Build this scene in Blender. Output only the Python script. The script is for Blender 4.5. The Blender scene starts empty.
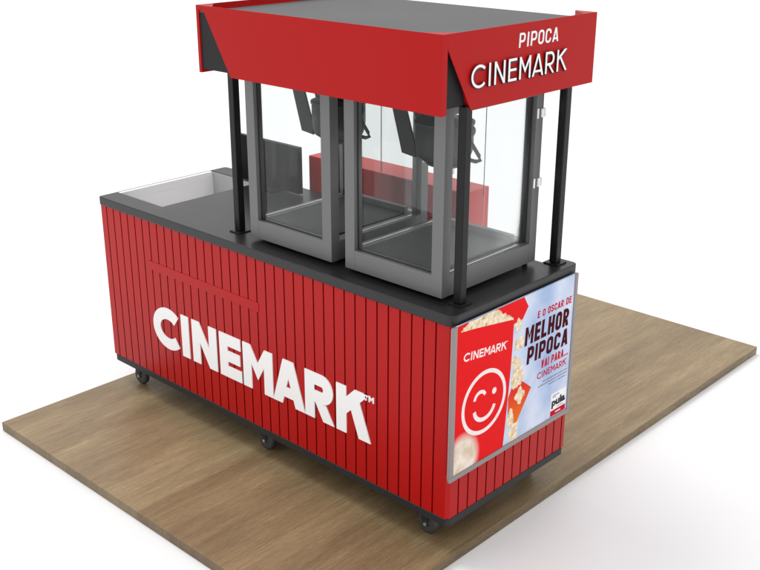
import bpy, bmesh, math, random
from mathutils import Vector, Matrix
random.seed(7)
scene = bpy.context.scene
COL = scene.collection

# ------------------------------------------------------------------ materials
def lin(r, g, b):
    return tuple(((c/255.0)/12.92 if c <= 10 else (((c/255.0)+.055)/1.055)**2.4) for c in (r, g, b)) + (1,)

def base_mat(name):
    m = bpy.data.materials.new(name); m.use_nodes = True
    nt = m.node_tree; b = nt.nodes['Principled BSDF']
    return m, nt, b

def mat(name, col, rough=.45, metal=0, spec=.5, var=.06, vscale=6, bump=0.0, bscale=200, coat=0, glow=0):
    """Principled with a slow noise in tone and roughness plus optional fine bump."""
    m, nt, b = base_mat(name)
    L = nt.links; N = nt.nodes
    tc = N.new('ShaderNodeTexCoord')
    n1 = N.new('ShaderNodeTexNoise'); n1.inputs['Scale'].default_value = vscale; n1.inputs['Detail'].default_value = 5
    L.new(tc.outputs['Object'], n1.inputs['Vector'])
    mx = N.new('ShaderNodeMix'); mx.data_type = 'RGBA'
    lo = tuple(c*(1-var) for c in col[:3])+(1,); hi = tuple(min(1, c*(1+var)) for c in col[:3])+(1,)
    mx.inputs[6].default_value = lo; mx.inputs[7].default_value = hi
    L.new(n1.outputs['Fac'], mx.inputs[0]); L.new(mx.outputs[2], b.inputs['Base Color'])
    mr = N.new('ShaderNodeMapRange'); mr.inputs[3].default_value = max(.02, rough-.05); mr.inputs[4].default_value = rough+.05
    L.new(n1.outputs['Fac'], mr.inputs[0]); L.new(mr.outputs[0], b.inputs['Roughness'])
    b.inputs['Metallic'].default_value = metal; b.inputs['Specular IOR Level'].default_value = spec
    b.inputs['Coat Weight'].default_value = coat; b.inputs['Coat Roughness'].default_value = .165
    if bump:
        n2 = N.new('ShaderNodeTexNoise'); n2.inputs['Scale'].default_value = bscale; n2.inputs['Detail'].default_value = 3
        L.new(tc.outputs['Object'], n2.inputs['Vector'])
        bp = N.new('ShaderNodeBump'); bp.inputs['Strength'].default_value = bump; bp.inputs['Distance'].default_value = .002
        L.new(n2.outputs['Fac'], bp.inputs['Height']); L.new(bp.outputs[0], b.inputs['Normal'])
    return m

M = {}
M['red'] = mat('red_laminate', (.445, .0042, .0042, 1), .34, spec=.20, var=.05, vscale=3, bump=.05, bscale=500)
M['groove'] = mat('groove_red', (.24, .0015, .002, 1), .7, spec=.05)
M['fascia'] = mat('fascia_red', (.425, .005, .005, 1), .42, spec=.15, var=.04, vscale=2, bump=.04, bscale=500)
M['black'] = mat('black_laminate', (.018, .018, .019, 1), .33, spec=.38, var=.12, vscale=5, bump=.08, bscale=400)
M['skirt'] = mat('dark_frame_paint', (.020, .021, .022, 1), .5, spec=.3)
M['post'] = mat('black_post_paint', (.009, .009, .010, 1), .35, spec=.25)
M['recess'] = mat('dark_grey_recess', (.028, .028, .029, 1), .6, spec=.12)
M['roof'] = mat('grey_roof', (.066, .066, .068, 1), .5, spec=.4, var=.08, vscale=2.5)
M['steel'] = mat('grey_profile', (.165, .165, .168, 1), .42, metal=.35, spec=.5, var=.05, vscale=8, bump=.05, bscale=300)
M['gasket'] = mat('black_gasket', (.02, .02, .02, 1), .5)
M['kettle'] = mat('dark_kettle', (.030, .030, .031, 1), .5, spec=.3, var=.05)
M['chrome'] = mat('bright_steel', (.75, .75, .76, 1), .22, metal=.9)
M['white'] = mat('white_letters', (.93, .93, .93, 1), .5, var=.01)
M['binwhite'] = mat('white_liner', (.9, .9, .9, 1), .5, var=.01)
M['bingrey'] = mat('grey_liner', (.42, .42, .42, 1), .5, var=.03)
M['alu'] = mat('poster_frame_grey', (.27, .235, .23, 1), .35, metal=.1, var=.05)
M['edge'] = mat('acrylic_edge', (.46, .42, .43, 1), .2, spec=.6, var=.04)
M['tyre'] = mat('grey_rubber', (.045, .045, .045, 1), .55)
M['hub'] = mat('zinc_hub', (.12, .12, .12, 1), .35, metal=.5)
M['tray'] = mat('dark_grey_tray', (.058, .058, .059, 1), .55, spec=.3, var=.03)
M['screen'] = mat('black_screen', (.004, .004, .004, 1), .35, spec=.08)
M['redbox'] = mat('red_cabinet_paint', (.66, .012, .012, 1), .35, spec=.3, var=.04)
M['outline'] = mat('letter_side_shade', (.02, .015, .015, 1), .5)  # black stands in for shadow along the sign letters' sides
M['print_white'] = mat('printed_white', (.90, .80, .78, 1), .45, spec=.03, var=.01)
M['paper_white'] = mat('printed_paper_white', (.9, .9, .92, 1), .45, spec=.03, var=.01)
M['print_red'] = mat('printed_red', (.55, .006, .022, 1), .45, spec=.03, var=.01)
M['print_maroon'] = mat('printed_maroon', (.060, .0008, .006, 1), .45, spec=.03, var=.01)
M['print_grey'] = mat('printed_grey', (.25, .22, .28, 1), .45, spec=.03, var=.01)
M['print_dark'] = mat('printed_dark', (.03, .04, .04, 1), .45, spec=.03, var=.01)

def glass_mat():
    m = bpy.data.materials.new('clear_glass'); m.use_nodes = True
    nt = m.node_tree; N = nt.nodes; L = nt.links; N.clear()
    out = N.new('ShaderNodeOutputMaterial'); t = N.new('ShaderNodeBsdfTransparent'); g = N.new('ShaderNodeBsdfGlossy')
    t.inputs[0].default_value = (.955, .962, .96, 1); g.inputs['Roughness'].default_value = .03
    g.inputs[0].default_value = (1, 1, 1, 1)
    fr = N.new('ShaderNodeLayerWeight'); fr.inputs['Blend'].default_value = .165
    tc = N.new('ShaderNodeTexCoord'); mp = N.new('ShaderNodeMapping'); mp.inputs['Scale'].default_value = (9, 9, .5)  # upright noise streaks stand in for reflections in the panes
    n = N.new('ShaderNodeTexNoise'); n.inputs['Scale'].default_value = 1.0
    mr = N.new('ShaderNodeMapRange'); mr.inputs[3].default_value = .5; mr.inputs[4].default_value = 1.0
    ml = N.new('ShaderNodeMath'); ml.operation = 'MULTIPLY'; mix = N.new('ShaderNodeMixShader')
    L.new(tc.outputs['Object'], mp.inputs[0]); L.new(mp.outputs[0], n.inputs['Vector']); L.new(n.outputs['Fac'], mr.inputs[0])
    L.new(fr.outputs['Fresnel'], ml.inputs[0]); L.new(mr.outputs[0], ml.inputs[1])
    L.new(ml.outputs[0], mix.inputs[0]); L.new(t.outputs[0], mix.inputs[1]); L.new(g.outputs[0], mix.inputs[2])
    L.new(mix.outputs[0], out.inputs[0])
    return m
M['glass'] = glass_mat()

def wood_mat():
    m, nt, b = base_mat('oak_laminate'); N = nt.nodes; L = nt.links
    tc = N.new('ShaderNodeTexCoord')
    sx = N.new('ShaderNodeSeparateXYZ'); L.new(tc.outputs['Object'], sx.inputs[0])
    # sheet index from x: two sheets a metre wide, two lengths
    fx = N.new('ShaderNodeMath'); fx.operation = 'FLOOR'; L.new(sx.outputs[0], fx.inputs[0])
    off = N.new('ShaderNodeCombineXYZ')
    m7 = N.new('ShaderNodeMath'); m7.operation = 'MULTIPLY'; m7.inputs[1].default_value = 7.3; L.new(fx.outputs[0], m7.inputs[0])
    L.new(m7.outputs[0], off.inputs[0]); L.new(m7.outputs[0], off.inputs[1])
    add = N.new('ShaderNodeVectorMath'); L.new(tc.outputs['Object'], add.inputs[0]); L.new(off.outputs[0], add.inputs[1])
    def noise(scale, vec, detail=6, rough=.6, dist=0):
        mp = N.new('ShaderNodeMapping'); mp.inputs['Scale'].default_value = vec
        L.new(add.outputs[0], mp.inputs[0])
        n = N.new('ShaderNodeTexNoise'); n.inputs['Scale'].default_value = scale; n.inputs['Detail'].default_value = detail
        n.inputs['Roughness'].default_value = rough; n.inputs['Distortion'].default_value = dist
        L.new(mp.outputs[0], n.inputs['Vector']); return n
    broad = noise(1.6, (3.0, .7, 1), 5, .55, .6)
    grain = noise(8, (9, .28, 1), 9, .70, .15)
    fine = noise(40, (9, .20, 1), 5, .75)
    rings = noise(3.0, (5, .30, 1), 3, .5, .8)
    r1 = N.new('ShaderNodeValToRGB'); e = r1.color_ramp.elements
    e[0].position = .28; e[0].color = (.245, .178, .104, 1); e[1].position = .72; e[1].color = (.395, .306, .185, 1)
    L.new(broad.outputs['Fac'], r1.inputs[0])
    def mul(prev, n, a, bb, fac, p0=.3, p1=.7):
        rr = N.new('ShaderNodeValToRGB'); rr.color_ramp.elements[0].color = (a, a*.97, a*.92, 1); rr.color_ramp.elements[1].color = (bb, bb, bb*.98, 1)
        rr.color_ramp.elements[0].position = p0; rr.color_ramp.elements[1].position = p1
        L.new(n.outputs['Fac'], rr.inputs[0])
        mx = N.new('ShaderNodeMix'); mx.data_type = 'RGBA'; mx.blend_type = 'MULTIPLY'; mx.inputs[0].default_value = fac
        L.new(prev, mx.inputs[6]); L.new(rr.outputs[0], mx.inputs[7]); return mx.outputs[2]
    c = mul(r1.outputs[0], grain, .74, 1.16, .8)
    c = mul(c, rings, .86, 1.08, .5, .38, .62)
    c = mul(c, fine, .56, 1.36, .8)
    fleck = noise(70, (5, .45, 1), 3, .8)
    c = mul(c, fleck, .84, 1.30, .7, .42, .72)
    blot = noise(6, (1.6, .5, 1), 7, .75)
    c = mul(c, blot, .84, 1.10, .6)
    # the sheet on the right is browner
    rt = N.new('ShaderNodeMath'); rt.operation = 'GREATER_THAN'; rt.inputs[1].default_value = -1.0; L.new(sx.outputs[0], rt.inputs[0])
    mf = N.new('ShaderNodeMapRange'); mf.inputs[1].default_value = 1.2; mf.inputs[2].default_value = -.5; L.new(sx.outputs[1], mf.inputs[0])
    both = N.new('ShaderNodeMath'); both.operation = 'MULTIPLY'; L.new(rt.outputs[0], both.inputs[0]); L.new(mf.outputs[0], both.inputs[1])
    mb = N.new('ShaderNodeMix'); mb.data_type = 'RGBA'; mb.blend_type = 'MULTIPLY'
    mb.inputs[7].default_value = (.84, .78, .74, 1); L.new(both.outputs[0], mb.inputs[0]); L.new(c, mb.inputs[6])
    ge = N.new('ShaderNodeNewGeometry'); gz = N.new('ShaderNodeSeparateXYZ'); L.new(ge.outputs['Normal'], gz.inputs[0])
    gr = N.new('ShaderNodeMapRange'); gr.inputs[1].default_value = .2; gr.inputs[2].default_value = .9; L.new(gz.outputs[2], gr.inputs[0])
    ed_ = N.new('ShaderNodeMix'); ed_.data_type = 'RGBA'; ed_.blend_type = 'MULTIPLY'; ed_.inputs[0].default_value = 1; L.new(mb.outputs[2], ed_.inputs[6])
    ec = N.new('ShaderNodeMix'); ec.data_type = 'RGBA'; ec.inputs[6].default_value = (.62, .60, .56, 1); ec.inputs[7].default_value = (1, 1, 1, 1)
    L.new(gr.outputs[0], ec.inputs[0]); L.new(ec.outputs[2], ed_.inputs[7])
    L.new(ed_.outputs[2], b.inputs['Base Color'])
    b.inputs['Roughness'].default_value = .42; b.inputs['Specular IOR Level'].default_value = .4
    bp = N.new('ShaderNodeBump'); bp.inputs['Strength'].default_value = .25; bp.inputs['Distance'].default_value = .002
    L.new(grain.outputs['Fac'], bp.inputs['Height']); L.new(bp.outputs[0], b.inputs['Normal'])
    return m
M['wood'] = wood_mat()

def floor_mat():
    m, nt, b = base_mat('white_studio_floor'); N = nt.nodes; L = nt.links
    tc = N.new('ShaderNodeTexCoord'); n = N.new('ShaderNodeTexNoise'); n.inputs['Scale'].default_value = .6
    L.new(tc.outputs['Object'], n.inputs['Vector'])
    r = N.new('ShaderNodeValToRGB'); r.color_ramp.elements[0].color = (.90, .90, .91, 1); r.color_ramp.elements[1].color = (.915, .915, .92, 1)
    L.new(n.outputs['Fac'], r.inputs[0]); L.new(r.outputs[0], b.inputs['Base Color'])
    b.inputs['Roughness'].default_value = .55; b.inputs['Specular IOR Level'].default_value = .3
    return m
M['floor'] = floor_mat()

def sky_print():
    """pale blue poster background with soft clouds, a red bleed at the top left"""
    m, nt, b = base_mat('poster_sky_print'); N = nt.nodes; L = nt.links
    tc = N.new('ShaderNodeTexCoord')
    n = N.new('ShaderNodeTexNoise'); n.inputs['Scale'].default_value = 5; n.inputs['Detail'].default_value = 4
    L.new(tc.outputs['Object'], n.inputs['Vector'])
    r = N.new('ShaderNodeValToRGB'); e = r.color_ramp.elements
    e[0].position = .30; e[0].color = lin(158, 182, 220); e[1].position = .66; e[1].color = lin(222, 228, 244)
    L.new(n.outputs['Fac'], r.inputs[0]); L.new(r.outputs[0], b.inputs['Base Color']); b.inputs['Roughness'].default_value = .4; b.inputs['Specular IOR Level'].default_value = .06
    return m
M['sky_print'] = sky_print()

def bucket_print():
    m, nt, b = base_mat('poster_bucket_print'); N = nt.nodes; L = nt.links
    tc = N.new('ShaderNodeTexCoord')
    # out-of-focus kernel printed at the lower left (position in the poster's own plane)
    sub = N.new('ShaderNodeVectorMath'); sub.operation = 'SUBTRACT'; sub.inputs[1].default_value = (.022, .045, .355)
    L.new(tc.outputs['Object'], sub.inputs[0])
    sc = N.new('ShaderNodeVectorMath'); sc.operation = 'MULTIPLY'; sc.inputs[1].default_value = (0, 10.2, 9.0); L.new(sub.outputs[0], sc.inputs[0])
    ln = N.new('ShaderNodeVectorMath'); ln.operation = 'LENGTH'; L.new(sc.outputs[0], ln.inputs[0])
    r = N.new('ShaderNodeValToRGB'); e = r.color_ramp.elements
    e[0].position = .68; e[0].color = (1, 1, 1, 1); e[1].position = 1.05; e[1].color = (0, 0, 0, 1)
    L.new(ln.outputs['Value'], r.inputs[0])
    n = N.new('ShaderNodeTexNoise'); n.inputs['Scale'].default_value = 16; n.inputs['Detail'].default_value = 3; L.new(tc.outputs['Object'], n.inputs['Vector'])
    cr = N.new('ShaderNodeValToRGB'); cr.color_ramp.elements[0].color = lin(216, 196, 172); cr.color_ramp.elements[0].position = .35
    cr.color_ramp.elements[1].color = lin(240, 228, 216); cr.color_ramp.elements[1].position = .6
    L.new(n.outputs['Fac'], cr.inputs[0])
    rd = N.new('ShaderNodeMix'); rd.data_type = 'RGBA'; rd.inputs[6].default_value = (.74, .003, .006, 1); rd.inputs[7].default_value = (.82, .008, .010, 1)
    L.new(n.outputs['Fac'], rd.inputs[0])
    mx = N.new('ShaderNodeMix'); mx.data_type = 'RGBA'
    L.new(r.outputs[0], mx.inputs[0]); L.new(rd.outputs[2], mx.inputs[6]); L.new(cr.outputs[0], mx.inputs[7])
    L.new(mx.outputs[2], b.inputs['Base Color']); b.inputs['Roughness'].default_value = .4; b.inputs['Specular IOR Level'].default_value = .06
    return m
M['bucket_print'] = bucket_print()

def popcorn_print():
    m, nt, b = base_mat('popcorn_print'); N = nt.nodes; L = nt.links
    tc = N.new('ShaderNodeTexCoord')
    v = N.new('ShaderNodeTexVoronoi'); v.inputs['Scale'].default_value = 55; L.new(tc.outputs['Object'], v.inputs['Vector'])
    n = N.new('ShaderNodeTexNoise'); n.inputs['Scale'].default_value = 48; n.inputs['Detail'].default_value = 4; L.new(tc.outputs['Object'], n.inputs['Vector'])
    r = N.new('ShaderNodeValToRGB'); e = r.color_ramp.elements
    e[0].position = .05; e[0].color = lin(250, 240, 216); e[1].position = .9; e[1].color = lin(222, 196, 156)
    L.new(v.outputs['Distance'], r.inputs[0])
    r2 = N.new('ShaderNodeValToRGB'); e = r2.color_ramp.elements
    e[0].position = .30; e[0].color = lin(200, 150, 100); e[1].position = .46; e[1].color = (1, 1, 1, 1)
    L.new(n.outputs['Fac'], r2.inputs[0])
    mx = N.new('ShaderNodeMix'); mx.data_type = 'RGBA'; mx.blend_type = 'MULTIPLY'; mx.inputs[0].default_value = .75
    L.new(r.outputs[0], mx.inputs[6]); L.new(r2.outputs[0], mx.inputs[7]); L.new(mx.outputs[2], b.inputs['Base Color'])
    b.inputs['Roughness'].default_value = .4; b.inputs['Specular IOR Level'].default_value = .06
    return m
M['popcorn'] = popcorn_print()
def orange_print():
    m, nt, b = base_mat('orange_bag_print'); N = nt.nodes; L = nt.links
    tc = N.new('ShaderNodeTexCoord'); sx = N.new('ShaderNodeSeparateXYZ'); L.new(tc.outputs['Object'], sx.inputs[0])
    mr = N.new('ShaderNodeMapRange'); mr.inputs[1].default_value = .40; mr.inputs[2].default_value = .54; L.new(sx.outputs[2], mr.inputs[0])
    r = N.new('ShaderNodeValToRGB'); r.color_ramp.elements[0].color = lin(232, 110, 20); r.color_ramp.elements[1].color = lin(222, 50, 24)
    r.color_ramp.elements[1].position = .8
    L.new(mr.outputs[0], r.inputs[0]); L.new(r.outputs[0], b.inputs['Base Color']); b.inputs['Roughness'].default_value = .4; b.inputs['Specular IOR Level'].default_value = .06
    return m
M['orange'] = orange_print()

# ------------------------------------------------------------------ mesh helpers
def obj(name, bm, m, parent=None, smooth=False, mats=None, bevel=0, bseg=2):
    me = bpy.data.meshes.new(name)
    bmesh.ops.recalc_face_normals(bm, faces=bm.faces)
    bm.to_mesh(me); bm.free()
    for x in (mats or [m]): me.materials.append(x)
    o = bpy.data.objects.new(name, me); COL.objects.link(o)
    if parent: o.parent = parent
    if smooth:
        for p in me.polygons: p.use_smooth = True
    if bevel:
        md = o.modifiers.new('bevel', 'BEVEL'); md.width = bevel; md.segments = bseg; md.limit_method = 'ANGLE'; md.angle_limit = math.radians(40)
        md.harden_normals = False
    return o
def thing(name, label, cat, loc=(0, 0, 0), group=None):
    o = bpy.data.objects.new(name, None); COL.objects.link(o); o.location = loc
    o['label'] = label; o['category'] = cat
    if group: o['group'] = group
    return o
def box(bm, x0, x1, y0, y1, z0, z1, mi=0):
    v = [bm.verts.new(p) for p in ((x0,y0,z0),(x1,y0,z0),(x1,y1,z0),(x0,y1,z0),(x0,y0,z1),(x1,y0,z1),(x1,y1,z1),(x0,y1,z1))]
    for f in ((0,3,2,1),(4,5,6,7),(0,1,5,4),(1,2,6,5),(2,3,7,6),(3,0,4,7)):
        fc = bm.faces.new([v[i] for i in f]); fc.material_index = mi
def BX(*a):
    bm = bmesh.new(); box(bm, *a); return bm
def prism(bm, pts, f0, f1, mi=0):
    """pts: 2-D outline; f0/f1 map an outline point to 3-D at either end"""
    a = [bm.verts.new(f0(p)) for p in pts]; b = [bm.verts.new(f1(p)) for p in pts]
    n = len(pts); bm.faces.new(a[::-1]).material_index = mi; bm.faces.new(b).material_index = mi
    for i in range(n): bm.faces.new((a[i], a[(i+1) % n], b[(i+1) % n], b[i])).material_index = mi
def prism_z(bm, pts, z0, z1, mi=0): prism(bm, pts, lambda p: (p[0], p[1], z0), lambda p: (p[0], p[1], z1), mi)
def prism_x(bm, pts, x0, x1, mi=0): prism(bm, pts, lambda p: (x0, p[0], p[1]), lambda p: (x1, p[0], p[1]), mi)
def prism_y(bm, pts, y0, y1, mi=0): prism(bm, pts, lambda p: (p[0], y0, p[1]), lambda p: (p[0], y1, p[1]), mi)
def cyl(bm, c0, c1, r0, r1=None, n=28, cap=True):
    r1 = r0 if r1 is None else r1
    c0 = Vector(c0); c1 = Vector(c1); d = (c1-c0).normalized()
    u = d.orthogonal().normalized(); w = d.cross(u)
    A = [bm.verts.new(c0+(u*math.cos(t)+w*math.sin(t))*r0) for t in [2*math.pi*i/n for i in range(n)]]
    B = [bm.verts.new(c1+(u*math.cos(t)+w*math.sin(t))*r1) for t in [2*math.pi*i/n for i in range(n)]]
    for i in range(n): bm.faces.new((A[i], A[(i+1) % n], B[(i+1) % n], B[i]))
    if cap: bm.faces.new(A[::-1]); bm.faces.new(B)
def lathe(bm, prof, centre, axis='z', n=40):
    rings = []
    for r, h in prof:
        ring = []
        for i in range(n):
            t = 2*math.pi*i/n; a, b = r*math.cos(t), r*math.sin(t)
            p = {'z': (a, b, h), 'y': (a, h, b), 'x': (h, a, b)}[axis]
            ring.append(bm.verts.new(Vector(centre)+Vector(p)))
        rings.append(ring)
    for A, B in zip(rings, rings[1:]):
        for i in range(n): bm.faces.new((A[i], A[(i+1) % n], B[(i+1) % n], B[i]))
    bm.faces.new(rings[0][::-1]); bm.faces.new(rings[-1])
def tube(bm, pts, r, n=10):
    pts = [Vector(p) for p in pts]; rings = []
    for i, p in enumerate(pts):
        d = (pts[min(i+1, len(pts)-1)]-pts[max(i-1, 0)]).normalized()
        u = d.cross(Vector((0, .3, 1))).normalized(); w = d.cross(u).normalized()
        rings.append([bm.verts.new(p+(u*math.cos(2*math.pi*k/n)+w*math.sin(2*math.pi*k/n))*r) for k in range(n)])
    for A, B in zip(rings, rings[1:]):
        for k in range(n): bm.faces.new((A[k], A[(k+1) % n], B[(k+1) % n], B[k]))
    bm.faces.new(rings[0][::-1]); bm.faces.new(rings[-1])
def rounded(x0, x1, y0, y1, r, n=6):
    out = []
    for cx, cy, a0 in ((x1-r, y0+r, -90), (x1-r, y1-r, 0), (x0+r, y1-r, 90), (x0+r, y0+r, 180)):
        for i in range(n+1):
            a = math.radians(a0+90*i/n); out.append((cx+r*math.cos(a), cy+r*math.sin(a)))
    return out

# ------------------------------------------------------------------ lettering
# 2-D outline: every letter is a few straight or curved strokes in a 0..1 high cell.
def stroke_poly(pts, w):
    """closed outline of a constant-width stroke with square ends"""
    P = [Vector(p) for p in pts]; Lf, Rt = [], []
    for i, p in enumerate(P):
        if i == 0: d = (P[1]-P[0]).normalized(); m = Vector((-d.y, d.x)); k = 1
        elif i == len(P)-1: d = (P[-1]-P[-2]).normalized(); m = Vector((-d.y, d.x)); k = 1
        else:
            d1 = (P[i]-P[i-1]).normalized(); d2 = (P[i+1]-P[i]).normalized()
            n1 = Vector((-d1.y, d1.x)); n2 = Vector((-d2.y, d2.x)); m = (n1+n2).normalized(); k = 1/max(.45, m.dot(n1))
        Lf.append(p+m*w/2*k); Rt.append(p-m*w/2*k)
    return Lf, Rt
def arc(cx, cy, rx, ry, a0, a1, n=20):
    return [(cx+rx*math.cos(math.radians(a0+(a1-a0)*i/n)), cy+ry*math.sin(math.radians(a0+(a1-a0)*i/n))) for i in range(n+1)]
def letter_strokes(ch, s, W):
    """s = stroke width, W = cell width (all for cap height 1)"""
    h = s/2
    if ch == 'C' and W > .8: return [arc(W*.56, .5, W*.56-h, .5-h, 44, 316, 30)]
    if ch in 'COSDPLHV.' and not (ch == 'C' and W > .8):      # condensed capitals
        r = min(.5, W*.5)-h; rr_ = max(r*.85, .02)
        def rr2(x0, y0, x1, y1, q, a0=None):
            return arc(x1-q, y1-q, q, q, 0, 90, 5)+arc(x0+q, y1-q, q, q, 90, 180, 5)+arc(x0+q, y0+q, q, q, 180, 270, 5)+arc(x1-q, y0+q, q, q, 270, 360, 5)
        x0, x1, y0, y1 = h, W-h, h, 1-h
        if ch == 'C': return [[(x1, .66)]+arc(x1-rr_, y1-rr_, rr_, rr_, 0, 90, 5)+arc(x0+rr_, y1-rr_, rr_, rr_, 90, 180, 5)+arc(x0+rr_, y0+rr_, rr_, rr_, 180, 270, 5)+arc(x1-rr_, y0+rr_, rr_, rr_, 270, 360, 5)+[(x1, .34)]]
        if ch == 'O': return [[(x1, .5)]+rr2(x0, y0, x1, y1, rr_)+[(x1, .5)]]
        if ch == 'S': return [[(x1, .70)]+arc(x1-rr_, y1-rr_, rr_, rr_, 0, 90, 5)+arc(x0+rr_, y1-rr_, rr_, rr_, 90, 180, 5)+[(x0, .64), (x1, .36)]+arc(x1-rr_, y0+rr_, rr_, rr_, 360, 270, 5)+arc(x0+rr_, y0+rr_, rr_, rr_, 270, 180, 5)+[(x0, .30)]]
        if ch == 'D': return [[(x0, 0), (x0, 1)], [(x0, y1)]+arc(x1-rr_, y1-rr_, rr_, rr_, 90, 0, 5)+arc(x1-rr_, y0+rr_, rr_, rr_, 0, -90, 5)+[(x0, y0)]]
        if ch == 'P': return [[(x0, 0), (x0, 1)], [(x0, y1)]+arc(x1-rr_*.9, y1-rr_*.9, rr_*.9, rr_*.9, 90, 0, 5)+arc(x1-rr_*.9, .42+rr_*.9, rr_*.9, rr_*.9, 0, -90, 5)+[(x0, .42)]]
        if ch == 'L': return [[(x0, 0), (x0, 1)], [(x0, h), (W, h)]]
        if ch == 'H': return [[(x0, 0), (x0, 1)], [(x1, 0), (x1, 1)], [(x0, .5), (x1, .5)]]
        if ch == 'V': return [[(x0, 1), (W/2-h*.1, 0)], [(x1, 1), (W/2+h*.1, 0)]]
        if ch == '.': return [[(W/2, 0), (W/2, s)]]
    if ch == 'I': return [[(W/2, 0), (W/2, 1)]]
    if ch == 'T': return [[(W/2, 0), (W/2, 1)], [(0, 1-h), (W, 1-h)]]
    return []
def letter_polys(ch, s, W):
    if ch == 'I': return [[(W/2-s/2, 0), (W/2+s/2, 0), (W/2+s/2, 1), (W/2-s/2, 1)]]
    if ch == 'E':
        m0, m1 = .5-s*.47, .5+s*.47
        return [[(0, 0), (W, 0), (W, s), (s, s), (s, m0), (W*.94, m0), (W*.94, m1), (s, m1), (s, 1-s), (W*.98, 1-s), (W*.98, 1), (0, 1)]]
    if ch == 'N':
        vt = s*1.5
        for _ in range(8): vt = s*.92*math.sqrt(1+((1-vt)/(W-2*s))**2)
        vt = min(vt, .62)
        return [[(0, 0), (s, 0), (s, 1-vt), (W-s, 0), (W, 0), (W, 1), (W-s, 1), (W-s, vt), (s, 1), (0, 1)]]
    if ch == 'M':
        v, t, a_ = .26, s*1.2, s*.92
        for _ in range(8):
            m = (1-v-t)/(W/2-a_); t = s*.9*math.sqrt(1+m*m)
        t = min(t, .5); m = (1-v-t)/(W/2-a_); yi = v+m*(W/2-s)
        return [[(0, 0), (s, 0), (s, yi), (W/2, v), (W-s, yi), (W-s, 0), (W, 0), (W, 1), (W-a_, 1), (W/2, v+t), (a_, 1), (0, 1)]]
    if ch == 'A':
        ap = s*.58; sl = W/2-ap; sh = s*math.sqrt(1+sl*sl)
        xi = lambda y: y*sl+sh
        yt = min((W/2-sh)/sl, .86); y1 = .17; y2 = min(y1+s*.85, yt-.06)
        Lg = [(0, 0), (sh, 0), (xi(y1), y1), (xi(y2), y2), (W/2, yt), (W/2, 1), (W/2-ap, 1)]
        return [Lg, [(W-x, y) for x, y in Lg][::-1], [(xi(y1), y1), (W-xi(y1), y1), (W-xi(y2), y2), (xi(y2), y2)]]
    if ch == 'R':
        lo = .37; ry = (1-lo)/2; rx = min(ry, W-s-.02); cx = W*.97-rx; cy = lo+ry
        if cx < s: rx = W*.97-s; cx = s
        o_ = arc(cx, cy, rx, ry, 90, -90, 18); i_ = arc(cx, cy, max(.02, rx-s), ry-s*.95, -90, 90, 18)
        sh = s*1.12; lx = W*.36
        return [[(0, 0), (s, 0), (s, 1), (0, 1)], [(s, 1)]+o_+[(s, lo), (s, lo+s*.95)]+i_+[(s, 1-s*.95)], [(lx, lo), (W-sh, 0), (W, 0), (lx+sh, lo)]]
    if ch == 'K':
        vt = s*1.35; x1 = W*.95; y0 = .60-vt*.5
        sl = (1-y0)/(x1-s); low = lambda x: y0+(x-s)*sl
        sh = s*1.16; xa = s+.14*W; P_ = (xa, low(xa)); d = (W-sh-P_[0], -P_[1])
        # Q on the lower arm edge, on the line through (W,0) along d
        t = (low(W)-0)/(d[1]-sl*d[0]); Q_ = (W+d[0]*t, d[1]*t)
        xt = x1-vt/sl
        return [[(0, 0), (s, 0), (s, 1), (0, 1)], [(s, y0), (x1, 1), (xt, 1), (s, y0+vt)], [P_, (W-sh, 0), (W, 0), Q_]]
    return None
def put_strokes(bm, ch, x, W, H, base, s, f, depth, eps=.0003):
    """f(u, v, d): word plane -> 3-D, d = distance out of the plane"""
    pl = letter_polys(ch, s, W/H)
    if pl:
        for poly in pl:
            q = [(x+p[0]*H, base+p[1]*H) for p in poly]
            prism(bm, q, lambda p: f(p[0], p[1], 0), lambda p: f(p[0], p[1], depth))
        return
    for k, st in enumerate(letter_strokes(ch, s, W/H)):
        st = [(x+p[0]*H, base+p[1]*H) for p in st]
        Lf, Rt = stroke_poly(st, s*H); e = depth+eps*k
        n = len(Lf)
        rows = [[bm.verts.new(f(q.x, q.y, d)) for q in side] for d in (0, e) for side in (Lf, Rt)]
        for i in range(n-1):
            bm.faces.new((rows[2][i], rows[3][i], rows[3][i+1], rows[2][i+1]))
            bm.faces.new((rows[0][i], rows[2][i], rows[2][i+1], rows[0][i+1]))
            bm.faces.new((rows[1][i], rows[1][i+1], rows[3][i+1], rows[3][i]))
        for i in (0, n-1): bm.faces.new((rows[0][i], rows[1][i], rows[3][i], rows[2][i]))
WORD = [('C', 0, 1.02), ('I', 1.08, .25), ('N', 1.46, .86), ('E', 2.42, .72), ('M', 3.20, .94), ('A', 4.14, .96), ('R', 5.11, .82), ('K', 6.00, .92)]
def cinemark(bm, u0, u1, base, H, s, f, depth, tm=True, eps=.0003):
    k = (u1-u0)/6.92
    for ch, x, W in WORD:
        ins = max(0, .255-s)*.5*H/k if ch != 'C' else 0
        if ch == 'I': ins = 0
        if ch == 'C': W -= max(0, .255-s)*.6
        put_strokes(bm, ch, u0+(x+ins)*k, (W-2*ins)*k, H, base, s, f, depth, eps)
    if tm:
        h = .12*H
        for ch, x, W in (('T', 6.74, .11), ('M', 6.87, .13)):
            put_strokes(bm, ch, u0+x*k, W*k, h, base+H-h, .24, f, depth, eps)

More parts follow.
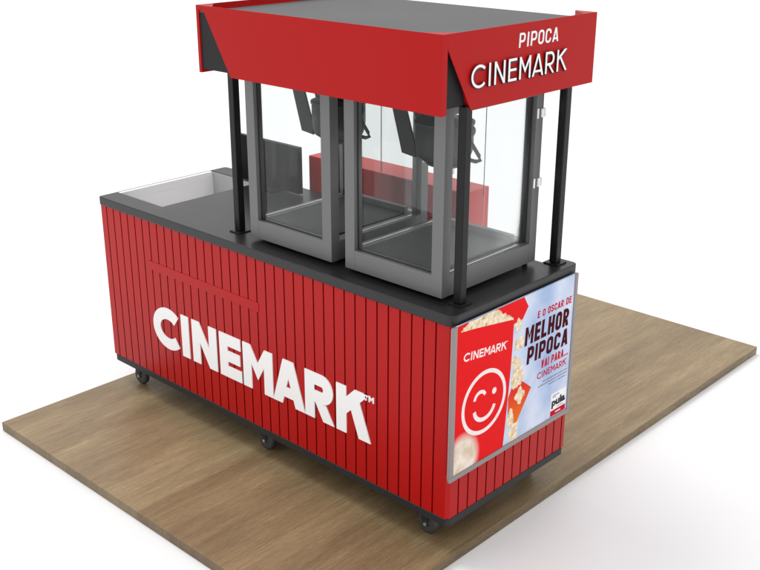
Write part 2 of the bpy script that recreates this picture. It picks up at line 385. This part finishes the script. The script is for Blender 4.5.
CW = {'M': 1.30, 'I': .42, '.': .40, ' ': .50, 'L': .85, 'E': .86, 'A': 1.08, 'V': 1.05}
def words(body, u0, u1, v0, v1, f, depth, s, gap=.22, shear=0.0, eps=.00004, bm=None):
    """condensed capitals from strokes, fitted into u0..u1 / v0..v1"""
    bm = bm or bmesh.new(); H = v1-v0
    tot = sum(CW.get(c, 1)+gap for c in body)-gap; k = (u1-u0)/tot; x = u0
    g = lambda u, v, d: f(u+(v-v0)*shear, v, d)
    for c in body:
        w = CW.get(c, 1)*k
        if c != ' ': put_strokes(bm, c, x, w, H, v0, s if c != 'I' else s, g, depth, eps)
        x += w+gap*k
    return bm
def text_bm(body, u0, u1, v0, v1, f, depth, bold=0.0, shear=0.0, rot=0.0):
    """built-in font text squeezed into the box u0..u1, v0..v1 of a plane"""
    cu = bpy.data.curves.new('t', 'FONT'); cu.body = body; cu.offset = bold; cu.extrude = 0; cu.resolution_u = 3; cu.shear = shear
    to = bpy.data.objects.new('t', cu); COL.objects.link(to)
    dg = bpy.context.evaluated_depsgraph_get(); me = bpy.data.meshes.new_from_object(to.evaluated_get(dg))
    bpy.data.objects.remove(to); bpy.data.curves.remove(cu)
    xs = [v.co.x for v in me.vertices]; ys = [v.co.y for v in me.vertices]
    ax, bx, ay, by = min(xs), max(xs), min(ys), max(ys)
    bm = bmesh.new(); bm.from_mesh(me); bpy.data.meshes.remove(me)
    bmesh.ops.remove_doubles(bm, verts=bm.verts, dist=1e-4)
    base_faces = list(bm.faces)
    if depth > .0008:
        r = bmesh.ops.extrude_face_region(bm, geom=base_faces)
        top = set(g for g in r['geom'] if isinstance(g, bmesh.types.BMVert))
    else: top = set(bm.verts)
    for v in bm.verts:
        u = (v.co.x-ax)/(bx-ax)*(u1-u0); w = (v.co.y-ay)/(by-ay)*(v1-v0)
        c, s_ = math.cos(rot), math.sin(rot)
        U, V = u0+u*c-w*s_, v0+u*s_+w*c
        v.co = f(U, V, depth if v in top else 0.0)
    return bm

front = lambda y: (lambda u, v, d: Vector((u, y-d, v)))
side = lambda x: (lambda u, v, d: Vector((x+d, u, v)))

# ------------------------------------------------------------------ setting
bm = bmesh.new(); S = 60
v = [bm.verts.new(p) for p in ((-S, -S, 0), (S, -S, 0), (S, S, 0), (-S, S, 0))]; bm.faces.new(v)
ground = obj('floor', bm, M['floor']); ground.location.z = -.041; ground['kind'] = 'structure'
bd = obj('wooden_platform', BX(-2.003, .016, -.582, 2.42, -.0395, 0), M['wood'], bevel=.0012)
bd['label'] = 'flat oak coloured wooden board lying on the white floor under the cart'; bd['category'] = 'platform'

# ------------------------------------------------------------------ cart
ZB, ZT, ZC = .136, .852, .890
cart = thing('popcorn_cart', 'red slatted popcorn cart with black worktop and red sign canopy on posts', 'cart')
# body: slatted boards, each wall an extruded outline with V-less square grooves
def slats(u0, u1, grooves, w=.0065, d=.0045):
    pts = [(u0, 0)]
    for g in grooves:
        pts += [(g-w/2, 0), (g-w/2, d), (g+w/2, d), (g+w/2, 0)]
    pts += [(u1, 0), (u1, .016), (u0, .016)]
    return pts
body = bmesh.new()
gx = [-.068-.0525*k for k in range(37)][::-1]
gy = [.057+.0518*k for k in range(13)]
def strip(bm, pts, f, z0, z1):
    """slatted wall as quads (face + groove sides), keeps the grooves darker by their own slot"""
    n = len(pts)
    A = [bm.verts.new(f(p, z0)) for p in pts]; B = [bm.verts.new(f(p, z1)) for p in pts]
    for i in range(n):
        fc = bm.faces.new((A[i], A[(i+1) % n], B[(i+1) % n], B[i]))
        a, b = pts[i], pts[(i+1) % n]
        if a[1] > 0 and b[1] > 0 and a[1] < .01 and b[1] < .01: fc.material_index = 1
        if abs(a[0]-b[0]) < 1e-6 and max(a[1], b[1]) < .01: fc.material_index = 1
    bm.faces.new(A[::-1]); bm.faces.new(B)
strip(body, slats(-2.0, -.012, gx), lambda p, z: (p[0], p[1], z), ZB, ZT)
strip(body, slats(.012, .70, gy), lambda p, z: (-p[1], p[0], z), ZB, ZT)
strip(body, slats(.0165, .70, gy), lambda p, z: (-2.0+p[1], p[0], z), ZB, ZT)
prism_z(body, [(-.0118, 0), (-.0005, .0118), (-.016, .016), (-.0119, .016)], ZB, ZT)     # chamfered corner
prism_z(body, [(-.0118, 0.0), (0.0, .0118), (-.008, .0125), (-.0119, .008)], ZB, ZT)
obj('body', body, None, cart, mats=[M['red'], M['groove']])
obj('door_panel', BX(-1.10, -.10, .684, .700, ZB, ZT), M['red'], cart)
sk = bmesh.new(); prism_z(sk, rounded(-1.998, .002, -.0015, .7015, .018, 5), .106, ZB-.0005)
obj('bottom_frame', sk, M['skirt'], cart, bevel=.002)
# flat band set across the slats
obj('rail', BX(-1.668, -.952, -.0022, .003, .636, .674), M['red'], cart, bevel=.0008)
# worktop
ct = bmesh.new()
def arcp(cx, cy, r, a0, a1, n=7):
    return [(cx+r*math.cos(math.radians(a0+(a1-a0)*i/n)), cy+r*math.sin(math.radians(a0+(a1-a0)*i/n))) for i in range(n+1)]
X0, X1, Y0, Y1 = -2.005, .005, -.006, .706
out = arcp(X1-.03, Y0+.03, .03, -90, 0)+arcp(X1-.02, Y1-.02, .02, 0, 90)
out += [(-.097, Y1), (-.097, .625), (-1.12, .625), (-1.12, Y1)]
out += arcp(X0+.02, Y1-.02, .02, 90, 180)
out += [(X0, .610), (-1.670, .610), (-1.670, .092), (X0, .092)]
out += arcp(X0+.012, Y0+.012, .012, 180, 270)
prism_z(ct, out, ZT, ZC)
obj('worktop', ct, M['black'], cart, bevel=.004, bseg=3)
# open bin at the left end of the worktop
bl = bmesh.new()
box(bl, -2.0045, -2.0015, .0925, .6095, ZT+.0005, ZC-.0005)
obj('bin_rim', bl, M['alu'], cart)
lw = bmesh.new()
box(lw, -2.0012, -1.9805, .0925, .6058, ZT+.0003, ZC-.002)
box(lw, -1.9835, -1.9805, .0925, .6085, .748, ZT)
box(lw, -1.9800, -1.66, .0935, .6085, .742, .747)  # hidden white bottom, raised to bounce light onto the bin walls
obj('bin_liner', lw, M['binwhite'], cart)
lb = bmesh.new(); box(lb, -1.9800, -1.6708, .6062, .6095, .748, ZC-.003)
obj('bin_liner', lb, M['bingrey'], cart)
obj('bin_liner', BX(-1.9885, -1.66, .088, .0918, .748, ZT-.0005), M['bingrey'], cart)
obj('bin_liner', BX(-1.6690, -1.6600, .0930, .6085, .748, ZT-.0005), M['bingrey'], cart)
# big white word on the slats
lt = bmesh.new(); cinemark(lt, -1.661, -.358, .294, .190, .268, front(-.0002), .004)
obj('lettering', lt, M['white'], cart)
# posts
for px in (-1.168, -.0565):
    for py in (.102, .647):
        p = obj('post', BX(px-.0155, px+.0155, py-.0155, py+.0155, ZC+.005, 1.5395), M['post'], cart, bevel=.003)
        obj('base_plate', BX(px-.03, px+.03, py-.03, py+.03, ZC+.0003, ZC+.0048), M['post'], p, bevel=.001)
# casters
def caster(wx, wy, flip):
    pl = obj('caster', BX(wx-.035, wx+.035, wy-.03, wy+.03, .100, .1055), M['skirt'], cart)
    fk = bmesh.new()
    for s in (-1, 1):
        prism_y(fk, [(wx-.024, .100), (wx+.024, .100), (wx+.020*flip+.011, .036), (wx+.020*flip-.011, .036)], wy+s*.017-.0015, wy+s*.017+.0015)
    obj('fork', fk, M['skirt'], pl)
    c = (wx+.018*flip, wy, .0425)
    ty = bmesh.new(); lathe(ty, [(.028, -.013), (.038, -.013), (.0422, -.009), (.0425, 0), (.0422, .009), (.038, .013), (.028, .013)], c, 'y')
    obj('tyre', ty, M['tyre'], pl, smooth=True)
    hb = bmesh.new(); lathe(hb, [(.010, -.0155), (.012, -.0148), (.013, -.0135), (.0275, -.0110), (.0275, .0110), (.012, .0148)], c, 'y', 24)
    obj('rim', hb, M['hub'], pl)
    ax = bmesh.new(); cyl(ax, (c[0], wy-.023, c[2]), (c[0], wy+.023, c[2]), .0065, n=12)
    obj('axle', ax, M['chrome'], pl)
for wx, fl in ((-1.90, 1), (-1.02, 1), (-.150, 1)):
    for wy in (.06, .640): caster(wx, wy, fl)

# canopy ---------------------------------------------------------------
KX0, KX1, KY0, KY1, KZ0, KZ1 = -1.191, -.039, -.034, .780, 1.527, 1.7655
T = .020; RZ = 1.7445
can = obj('canopy', BX(KX0+.0145, KX1-T-.001, KY0+.0055, KY1-T-.001, 1.5405, RZ-.004), M['recess'], cart)
obj('roof', BX(KX0+.0035, KX1-.0035, KY0+.0035, KY1-.0035, RZ-.0035, RZ), M['roof'], can)
zl = RZ-.0038
def fascia(skin, core, kind, s0, s1, c0, c1):
    """thin outer skin reaching above the roof, thicker core behind it"""
    bm = bmesh.new(); pr = prism_x if kind == 'x' else prism_y
    pr(bm, skin, s0, s1); pr(bm, core, c0, c1)
    return obj('fascia', bm, M['fascia'], can)
fascia([(KX0, KZ1), (KX1, KZ1), (KX1, KZ0), (-1.013, KZ0), (-1.150, 1.7505), (KX0, 1.7505)],
       [(-1.02+T, zl), (KX1-.0002, zl), (KX1-.0002, KZ0+.0002), (-1.0132, KZ0+.0002), (-1.02, KZ0+.012)], 'y', KY0, KY0+.003, KY0+.0031, KY0+.0053)
bm = bmesh.new(); box(bm, KX1-T-.0008, KX1-.0002, KY0+.0054, KY0+.023, KZ0+.0002, zl); box(bm, -1.00, KX1-T-.0012, KY0+.0054, KY0+.023, KZ0+.0002, 1.5402)
obj('fascia_return', bm, M['fascia'], can)
fascia([(KY0+.0032, KZ1), (KY1, KZ1), (KY1, KZ0), (.106, KZ0), (KY0+.0232, 1.722), (KY0+.0232, zl), (KY0+.0032, zl)],
       [(.04, zl), (KY1-.0002, zl), (KY1-.0002, KZ0+.0002), (.1064, KZ0+.0002)], 'x', KX1-.003, KX1, KX1-T, KX1-.0031)
fascia([(KY0+.0032, KZ1), (KY1, KZ1), (KY1, KZ0+.2), (KY1-.14, KZ0), (KY0+.0032, KZ0), (KY0+.0032, KZ1-.02)],
       [(KY0+.0002, 1.7500), (KY1-.03, zl), (KY1-.15, KZ0+.0002), (KY0+.0002, KZ0+.0002)], 'x', KX0, KX0+.003, KX0+.0031, KX0+.014)
bm = bmesh.new(); box(bm, KX0, KX0+.0032, KY0+.0002, KY0+.0031, KZ0, 1.7503); obj('fascia_return', bm, M['fascia'], can)
bm = bmesh.new(); prism_y(bm, [(KX0+.0032, zl), (KX1-T-.0002, zl), (KX1-.16, KZ0), (KX0+.0145, KZ0)], KY1-T, KY1-.0002); obj('fascia', bm, M['fascia'], can)
g = .085
for sx, sy in ((1, 0), (1, 1), (0, 0), (0, 1)):
    cx = KX1-.0032 if sx else KX0+.0032; cy = KY1-.0002 if sy else KY0+.0032
    dx = -1 if sx else 1; dy = -1 if sy else 1
    gs = bmesh.new(); prism_z(gs, [(cx, cy), (cx+dx*g, cy), (cx, cy+dy*g*.9)], RZ+.0003, KZ1-.0005)
    obj('corner_plate', gs, M['fascia'], can)
# sign on the right-hand fascia: white faces on returns painted black for side shadow
f = side(KX1+.0002)
d_ = bmesh.new(); cinemark(d_, .096, .609, 1.5895, .0705, .15, side(KX1+.0001), .007, tm=False, eps=.0002)
obj('sign_return', d_, M['outline'], can)
w_ = bmesh.new(); cinemark(w_, .0935, .6065, 1.5925, .0705, .115, side(KX1+.0072), .0012, tm=False, eps=.0002)
obj('sign_lettering', w_, M['white'], can)
obj('sign_lettering', words('PIPOCA', .336, .551, 1.691, 1.736, f, .002, .145, gap=.30, shear=.05, eps=.0001), M['white'], can)

# ------------------------------------------------------------------ popcorn machines
def machine(label):
    """local origin: front-left bottom corner at counter height"""
    W, D, H = .443, .522, .648
    r = thing('popcorn_machine', label, 'popcorn machine', group='glass popcorn machines on the cart')
    z0 = .015; p = .046; q = .040
    for x in (0, W-p):
        for y, dd in ((0, q), (D-q, q)):
            obj('corner_post', BX(x, x+p, y, y+dd, z0, H), M['steel'], r, bevel=.0008)
    def rbox(*a): obj('rail', BX(*a), M['steel'], r)
    for y, dy in ((.0006, q-.001), (D-q+.0004, q-.001)):
        rbox(p+.0002, W-p-.0002, y, y+dy, z0+.0003, z0+.072)
        rbox(p+.0002, W-p-.0002, y, y+dy, H-.033, H-.0004)
    for x in (.0006, W-p+.0004):
        rbox(x, x+p-.001, q+.0002, D-q-.0002, z0+.0003, z0+.072)
        rbox(x, x+p-.001, q+.0002, D-q-.0002, H-.033, H-.0004)
    obj('top_panel', BX(.004, W-.004, .004, D-.004, H+.0002, H+.0014), M['steel'], r)
    # panes with dark gasket strips
    g0, g1, zz0, zz1 = p+.0004, W-p-.0004, z0+.0725, H-.0335
    def pane(x0, x1, y0, y1, gx):
        o = obj('glass_pane', BX(x0, x1, y0, y1, zz0, zz1), M['glass'], r)
        gk = bmesh.new(); t = .004
        if gx:
            for a, b in ((x0, x0+t),): box(gk, a, b, y0-.004, y0-.0005, zz0, zz1)
            box(gk, x0+t, x1, y0-.004, y0-.0005, zz0, zz0+.003)
        else:
            for a, b in ((y1-t-.003, y1),): box(gk, x1+.0005, x1+.004, a, b, zz0, zz1)
        obj('gasket', gk, M['gasket'], o)
    pane(g0, g1, .020, .024, True)
    pane(.021, .025, q+.0004, D-q-.0004, False)
    pane(W-.025, W-.021, q+.0004, D-q-.0004, False)
    mid = W/2
    for a, b in ((g0, mid-.0015), (mid+.0015, g1)):
        obj('door_pane', BX(a, b, D-.024, D-.020, zz0, zz1), M['glass'], r)
    # door handle bar along the centre seam
    hb = bmesh.new(); tube(hb, [(mid, D-.028, .215), (mid, D-.028, .60)], .0016, 8)
    obj('door_seam', hb, M['kettle'], r)
    for z in (.290, .535):
        hg = bmesh.new()
        if 1:
            box(hg, W+.0003, W+.0035, D-.038, D-.030, z, z+.034)
            box(hg, W+.0003, W+.0060, D-.016, D+.004, z+.002, z+.032)
            box(hg, W-.03, W+.0060, D+.0003, D+.005, z+.002, z+.032)
        obj('hinge', hg, M['white'], r, bevel=.001)
    # raised popcorn tray inside
    tr = bmesh.new()
    box(tr, p-.010, W-p-.020, q-.012, D-q+.012, .022, .0858)
    obj('tray', tr, M['tray'], r, bevel=.0015)
    obj('tray_lip', BX(p+.02, W-p-.020, D-q-.024, D-q-.0005, .0861, .108), M['steel'], r, bevel=.001)
    obj('floor_panel', BX(p-.004, W-.026, q-.014, D-q+.014, .0165, .0215), M['kettle'], r)
    for x0_, x1_ in ((.0205, .0255),):
        obj('glass_edge', BX(x0_, x1_, q+.0004, D-q-.0004, zz0-.0004, zz0+.0022), M['chrome'], r)
    # kettle hung from the roof by a slanted bracket
    kx, ky = W/2, .262
    kt = bmesh.new()
    lathe(kt, [(.046, .392), (.072, .395), (.090, .408), (.098, .428), (.1005, .455), (.1005, .522), (.104, .523), (.104, .531), (.098, .533), (.03, .541), (.028, .552), (.012, .554)], (kx, ky, 0), 'z', 48)
    k = obj('kettle', kt, M['kettle'], r, smooth=True, bevel=.0)
    lp = bmesh.new(); lathe(lp, [(.066, .382), (.070, .384), (.070, .391), (.05, .3915)], (kx+.012, ky, 0), 'z', 32)
    obj('base_ring', lp, M['kettle'], k)
    st = bmesh.new()
    prism_y(st, [(kx-.205, H-.047), (kx-.143, H-.047), (kx-.090, .450), (kx-.082, .398), (kx-.145, .405)], ky-.055, ky-.047)
    prism_y(st, [(kx-.205, H-.047), (kx-.150, H-.047), (kx-.095, .450), (kx-.085, .402), (kx-.135, .405)], ky+.047, ky+.055)
    obj('bracket', st, M['kettle'], k)
    hd = bmesh.new()
    tube(hd, [(kx+.085, ky, .414), (kx+.140, ky, .412), (kx+.158, ky, .420), (kx+.153, ky, .432), (kx+.100, ky, .492)], .0068, 8)
    obj('handle', hd, M['kettle'], k)
    kn = bmesh.new(); lathe(kn, [(.004, .0), (.016, .004), (.019, .014), (.016, .024), (.004, .028)], (kx+.099, ky+.0, .512), 'x', 20)
    obj('knob', kn, M['kettle'], k, smooth=True)
    for ox, oy, a in ((-.012, -.03, .335), (.010, -.045, .350), (.028, .02, .345)):
        sp = bmesh.new(); cyl(sp, (kx+ox, ky+oy, a), (kx+ox, ky+oy, .384), .0035, n=10); obj('spout', sp, M['chrome'], k)
    obj('clip', BX(kx+.004, kx+.016, ky-.051, ky-.041, .350, .381), M['white'], k)
    for x in (.045, W-.03):
        for y in (.045, D-.02):
            ft = bmesh.new(); cyl(ft, (x, y, .0006), (x, y, z0), .010, n=14); obj('foot', ft, M['gasket'], r)
    return r
def copy_tree(o, parent=None):
    c = o.copy(); COL.objects.link(c); c.parent = parent
    for ch in [x for x in bpy.data.objects if x.parent == o]: copy_tree(ch, c)
    return c
mA = machine('glass popcorn machine on the right, nearest the corner with the poster')
mB = copy_tree(mA)
mB['label'] = 'glass popcorn machine on the left, nearer the black monitor and open bin'
mA.location = (-.545, .064, ZC); mB.location = (-1.057, .064, ZC)

# ------------------------------------------------------------------ monitor on the rear of the worktop
mo = thing('monitor', 'black flat monitor panel standing at the back of the worktop beside the bin', 'monitor', (-1.57, .615, ZC))
def L(bm, o):   # keep geometry relative to the thing's origin
    return bm
obj('screen_panel', BX(-.205, .200, -.012, .012, .006, .214), M['screen'], mo, bevel=.002)
obj('foot', BX(-.05, .09, -.07, .05, .0006, .0055), M['screen'], mo, bevel=.001)

# ------------------------------------------------------------------ red cabinet standing behind the cart
rb = thing('red_cabinet', 'plain red cabinet standing behind the cart, its top above the worktop', 'cabinet', (0, 0, 0))
obj('case', BX(-1.445, -.545, .735, .885, .0305, 1.036), M['redbox'], rb, bevel=.003)
obj('plinth', BX(-1.43, -.56, .745, .875, .0005, .030), M['skirt'], rb)

# ------------------------------------------------------------------ poster
po = thing('poster_frame', 'framed popcorn advertising poster with winking smile on the end of the cart', 'poster')
PY0, PY1, PZ0, PZ1 = -.020, .688, .298, .861
bk = obj('backing', BX(.0006, .0112, PY0+.012, PY1-.012, PZ0+.004, PZ1-.012), M['edge'], po)
fr = bmesh.new()
box(fr, .0115, .0225, PY0, PY0+.019, PZ0+.019, PZ1)
box(fr, .0115, .0225, PY1-.017, PY1, PZ0+.019, PZ1)
box(fr, .0115, .0225, PY0, PY1, PZ0, PZ0+.0188)
obj('frame', fr, M['alu'], po, bevel=.0015)
py0, py1, pz0, pz1 = PY0+.0192, PY1-.0172, PZ0+.019, PZ1-.001
sheet = obj('printed_sheet', BX(.0115, .0180, py0, py1, pz0, pz1), M['sky_print'], po)
def layer(name, polys, m, d, parent=sheet):
    bm = bmesh.new()
    for k, pl in enumerate(polys): prism_x(bm, pl, .0181, .0181+d+.00002*k)
    return obj(name, bm, m, parent)
def clip(y, z): return (min(max(y, py0+.0003), py1-.0003), min(max(z, pz0+.0003), pz1-.0003))
layer('bucket_picture', [[clip(*q) for q in ((.314, .860), (.36, .860), (.388, .818), (.356, .777), (.310, .776), (.26, .80), (.20, .860))]], M['bucket_print'], .0003)
layer('bucket_picture', [[clip(*q) for q in ((-.01, .860), (.10, .860), (.05, .80), (-.01, .80))]], M['bucket_print'], .0003)
def blob(cy, cz, ry, rz, seed, n=34, lob=5, amp=.16, fine=.07):
    rr = random.Random(seed); ph = rr.random()*6; ph2 = rr.random()*6
    return [clip(cy+ry*(1+amp*math.sin(lob*t+ph)+fine*math.sin((lob*2+3)*t+ph2))*math.cos(t), cz+rz*(1+amp*math.sin(lob*t+ph)+fine*math.sin((lob*2+3)*t+ph2))*math.sin(t)) for t in [2*math.pi*i/n for i in range(n)]]
# heap of popcorn above the bucket edge
rr = random.Random(3)
topl = [(.020, .836), (.034, .846), (.052, .853), (.064, .860), (.208, .860), (.216, .852), (.232, .846), (.238, .834), (.256, .831), (.262, .820), (.282, .818), (.288, .808), (.300, .803), (.303, .790)]
heap = []
for a, b in zip(topl, topl[1:]):
    for i in range(3):
        t = i/3; heap.append((a[0]+(b[0]-a[0])*t+rr.uniform(-.002, .002), a[1]+(b[1]-a[1])*t+rr.uniform(-.003, .003)))
heap = [clip(*q) for q in heap]+[clip(.303, .786), clip(.018, .824)]
layer('popcorn_picture', [heap], M['popcorn'], .0006)
layer('bucket_picture', [[clip(*q) for q in ((-.01, .838), (.030, .834), (.110, .824), (.210, .8085), (.300, .795), (.306, .780), (.305, .70), (.300, .60), (.292, .50), (.284, .40), (.276, .31), (-.01, .31))]], M['bucket_print'], .0009)
for q in (blob(.334, .764, .020, .024, 2), blob(.345, .693, .026, .024, 4), blob(.322, .632, .018, .018, 8), blob(.336, .350, .026, .050, 6)): layer('popcorn_picture', [q], M['popcorn'], .0005)
layer('bag_picture', [[(.325, .553), (.368, .543), (.430, .495), (.352, .385), (.300, .392), (.296, .50)]], M['orange'], .0011)
layer('popcorn_picture', [blob(.343, .575, .032, .056, 11, lob=3), blob(.362, .487, .026, .030, 13, lob=4, amp=.2), blob(.312, .414, .019, .036, 17, lob=3)], M['popcorn'], .0014)
# winking smile printed on the bucket
sm = bmesh.new()
def sweep(bm, pts, w, d):
    Lf, Rt = stroke_poly(pts, w)
    vs = [[bm.verts.new((.0181+dd, q.x, q.y)) for q in sd] for dd in (0, d) for sd in (Lf, Rt)]
    for i in range(len(Lf)-1):
        bm.faces.new((vs[2][i], vs[3][i], vs[3][i+1], vs[2][i+1]))
        bm.faces.new((vs[0][i], vs[2][i], vs[2][i+1], vs[0][i+1])); bm.faces.new((vs[1][i], vs[1][i+1], vs[3][i+1], vs[3][i]))
sweep(sm, arc(.157, .538, .114, .111, 0, 360, 60), .0150, .0012)
sweep(sm, arc(.133, .555, .030, .028, 172, 22, 14), .0130, .0013)
sweep(sm, arc(.160, .523, .056, .050, 186, 345, 20), .0155, .0013)
prism_x(sm, arc(.211, .561, .012, .012, 0, 345, 22), .0181, .0195)
obj('smile_picture', sm, M['print_white'], sheet)
# words
rot = -math.atan2(.030, .245)
def tilted(u, v, d):
    c, s_ = math.cos(rot), math.sin(rot)
    return Vector((.0181+d, .036+(u*c-v*s_), .7245+(u*s_+v*c)))
wb = bmesh.new(); cinemark(wb, 0, .236, 0, .030, .20, tilted, .0012, eps=.00004)
obj('bucket_lettering', wb, M['print_white'], sheet)
pf = side(.0181)
obj('heading_lettering', words('E O OSCAR DE', .447, .657, .7535, .7800, pf, .0004, .20, shear=.06), M['print_red'], sheet)
obj('heading_lettering', words('MELHOR', .376, .646, .669, .7385, pf, .0005, .215, gap=.20, shear=.06), M['print_maroon'], sheet)
obj('heading_lettering', words('PIPOCA', .395, .649, .592, .6575, pf, .0005, .215, gap=.20, shear=.06), M['print_maroon'], sheet)
obj('heading_lettering', words('VAI PARA...', .487, .658, .5475, .5790, pf, .0004, .20, shear=.06), M['print_red'], sheet)
w2 = bmesh.new(); cinemark(w2, .466, .652, .5090, .0255, .17, pf, .0004, eps=.00003)
obj('heading_lettering', w2, M['print_red'], sheet)
# small print: rows of tiny strokes too small to read
fp = bmesh.new()
for row, (a, b) in enumerate(((.505, .660), (.476, .658), (.545, .655))):
    y = a; zz = .487-.0125*row
    while y < b:
        w = rr.uniform(.004, .015); prism_x(fp, [(y, zz), (min(y+w, b), zz), (min(y+w, b), zz+.0042), (y, zz+.0042)], .0181, .0184); y += w+.003
obj('small_print', fp, M['print_grey'], sheet)
lbl = obj('label_picture', BX(.0181, .0184, .566, .664, .3195, .414), M['paper_white'], sheet)
obj('label_strip', BX(.0185, .0188, .5665, .6635, .320, .343), M['print_red'], sheet)
obj('label_lettering', text_bm('pula', .572, .660, .350, .392, side(.0185), .0003, bold=.05), M['print_dark'], sheet)

for a, b, z, h in ((.575, .618, .402, .0035), (.575, .600, .395, .003), (.606, .650, .3495, .0025)):
    lb2 = bmesh.new(); prism_x(lb2, [(a, z), (b, z), (b, z+h), (a, z+h)], .0185, .0188); obj("small_print", lb2, M["print_grey"], sheet)

obj('small_print', BX(.0189, .0191, .598, .632, .329, .3335), M['paper_white'], sheet)

# ------------------------------------------------------------------ light
w = bpy.data.worlds.new('World'); scene.world = w; w.use_nodes = True
bgn = w.node_tree.nodes['Background']; bgn.inputs[0].default_value = (1, 1, 1, 1); bgn.inputs[1].default_value = WORLD if 'WORLD' in globals() else 1.0
def area(name, loc, target, size, power, col=(1, 1, 1)):
    l = bpy.data.lights.new(name, 'AREA'); l.shape = 'DISK'; l.size = size; l.energy = power; l.color = col
    o = bpy.data.objects.new(name, l); COL.objects.link(o); o.location = loc
    o.rotation_euler = (Vector(target)-Vector(loc)).to_track_quat('-Z', 'Y').to_euler()
area('softbox', (-15, -2.5, 28), (-.8, .3, .4), 14.0, 3600)

# ------------------------------------------------------------------ camera
cx, cy, cz, yaw, pitch, roll, fpx = 1.929, -2.3965, 2.1698, .753, -.3649, .0023, 1049.762
sy, cyw, sp_, cp = math.sin(yaw), math.cos(yaw), math.sin(pitch), math.cos(pitch)
fwd = Vector((-sy*cp, cyw*cp, sp_)); rgt = Vector((cyw, sy, 0)); up = rgt.cross(fwd)
r2 = rgt*math.cos(roll)+up*math.sin(roll); u2 = up*math.cos(roll)-rgt*math.sin(roll)
cam = bpy.data.cameras.new('camera'); co = bpy.data.objects.new('camera', cam); COL.objects.link(co)
co.matrix_world = Matrix(((r2.x, u2.x, -fwd.x, cx), (r2.y, u2.y, -fwd.y, cy), (r2.z, u2.z, -fwd.z, cz), (0, 0, 0, 1)))
cam.sensor_fit = 'HORIZONTAL'; cam.sensor_width = 36; cam.lens = fpx*36/760
cam.clip_start = .05; cam.clip_end = 500
scene.camera = co
scene.view_settings.view_transform = 'Standard'; scene.view_settings.look = 'None'; scene.view_settings.exposure = 0
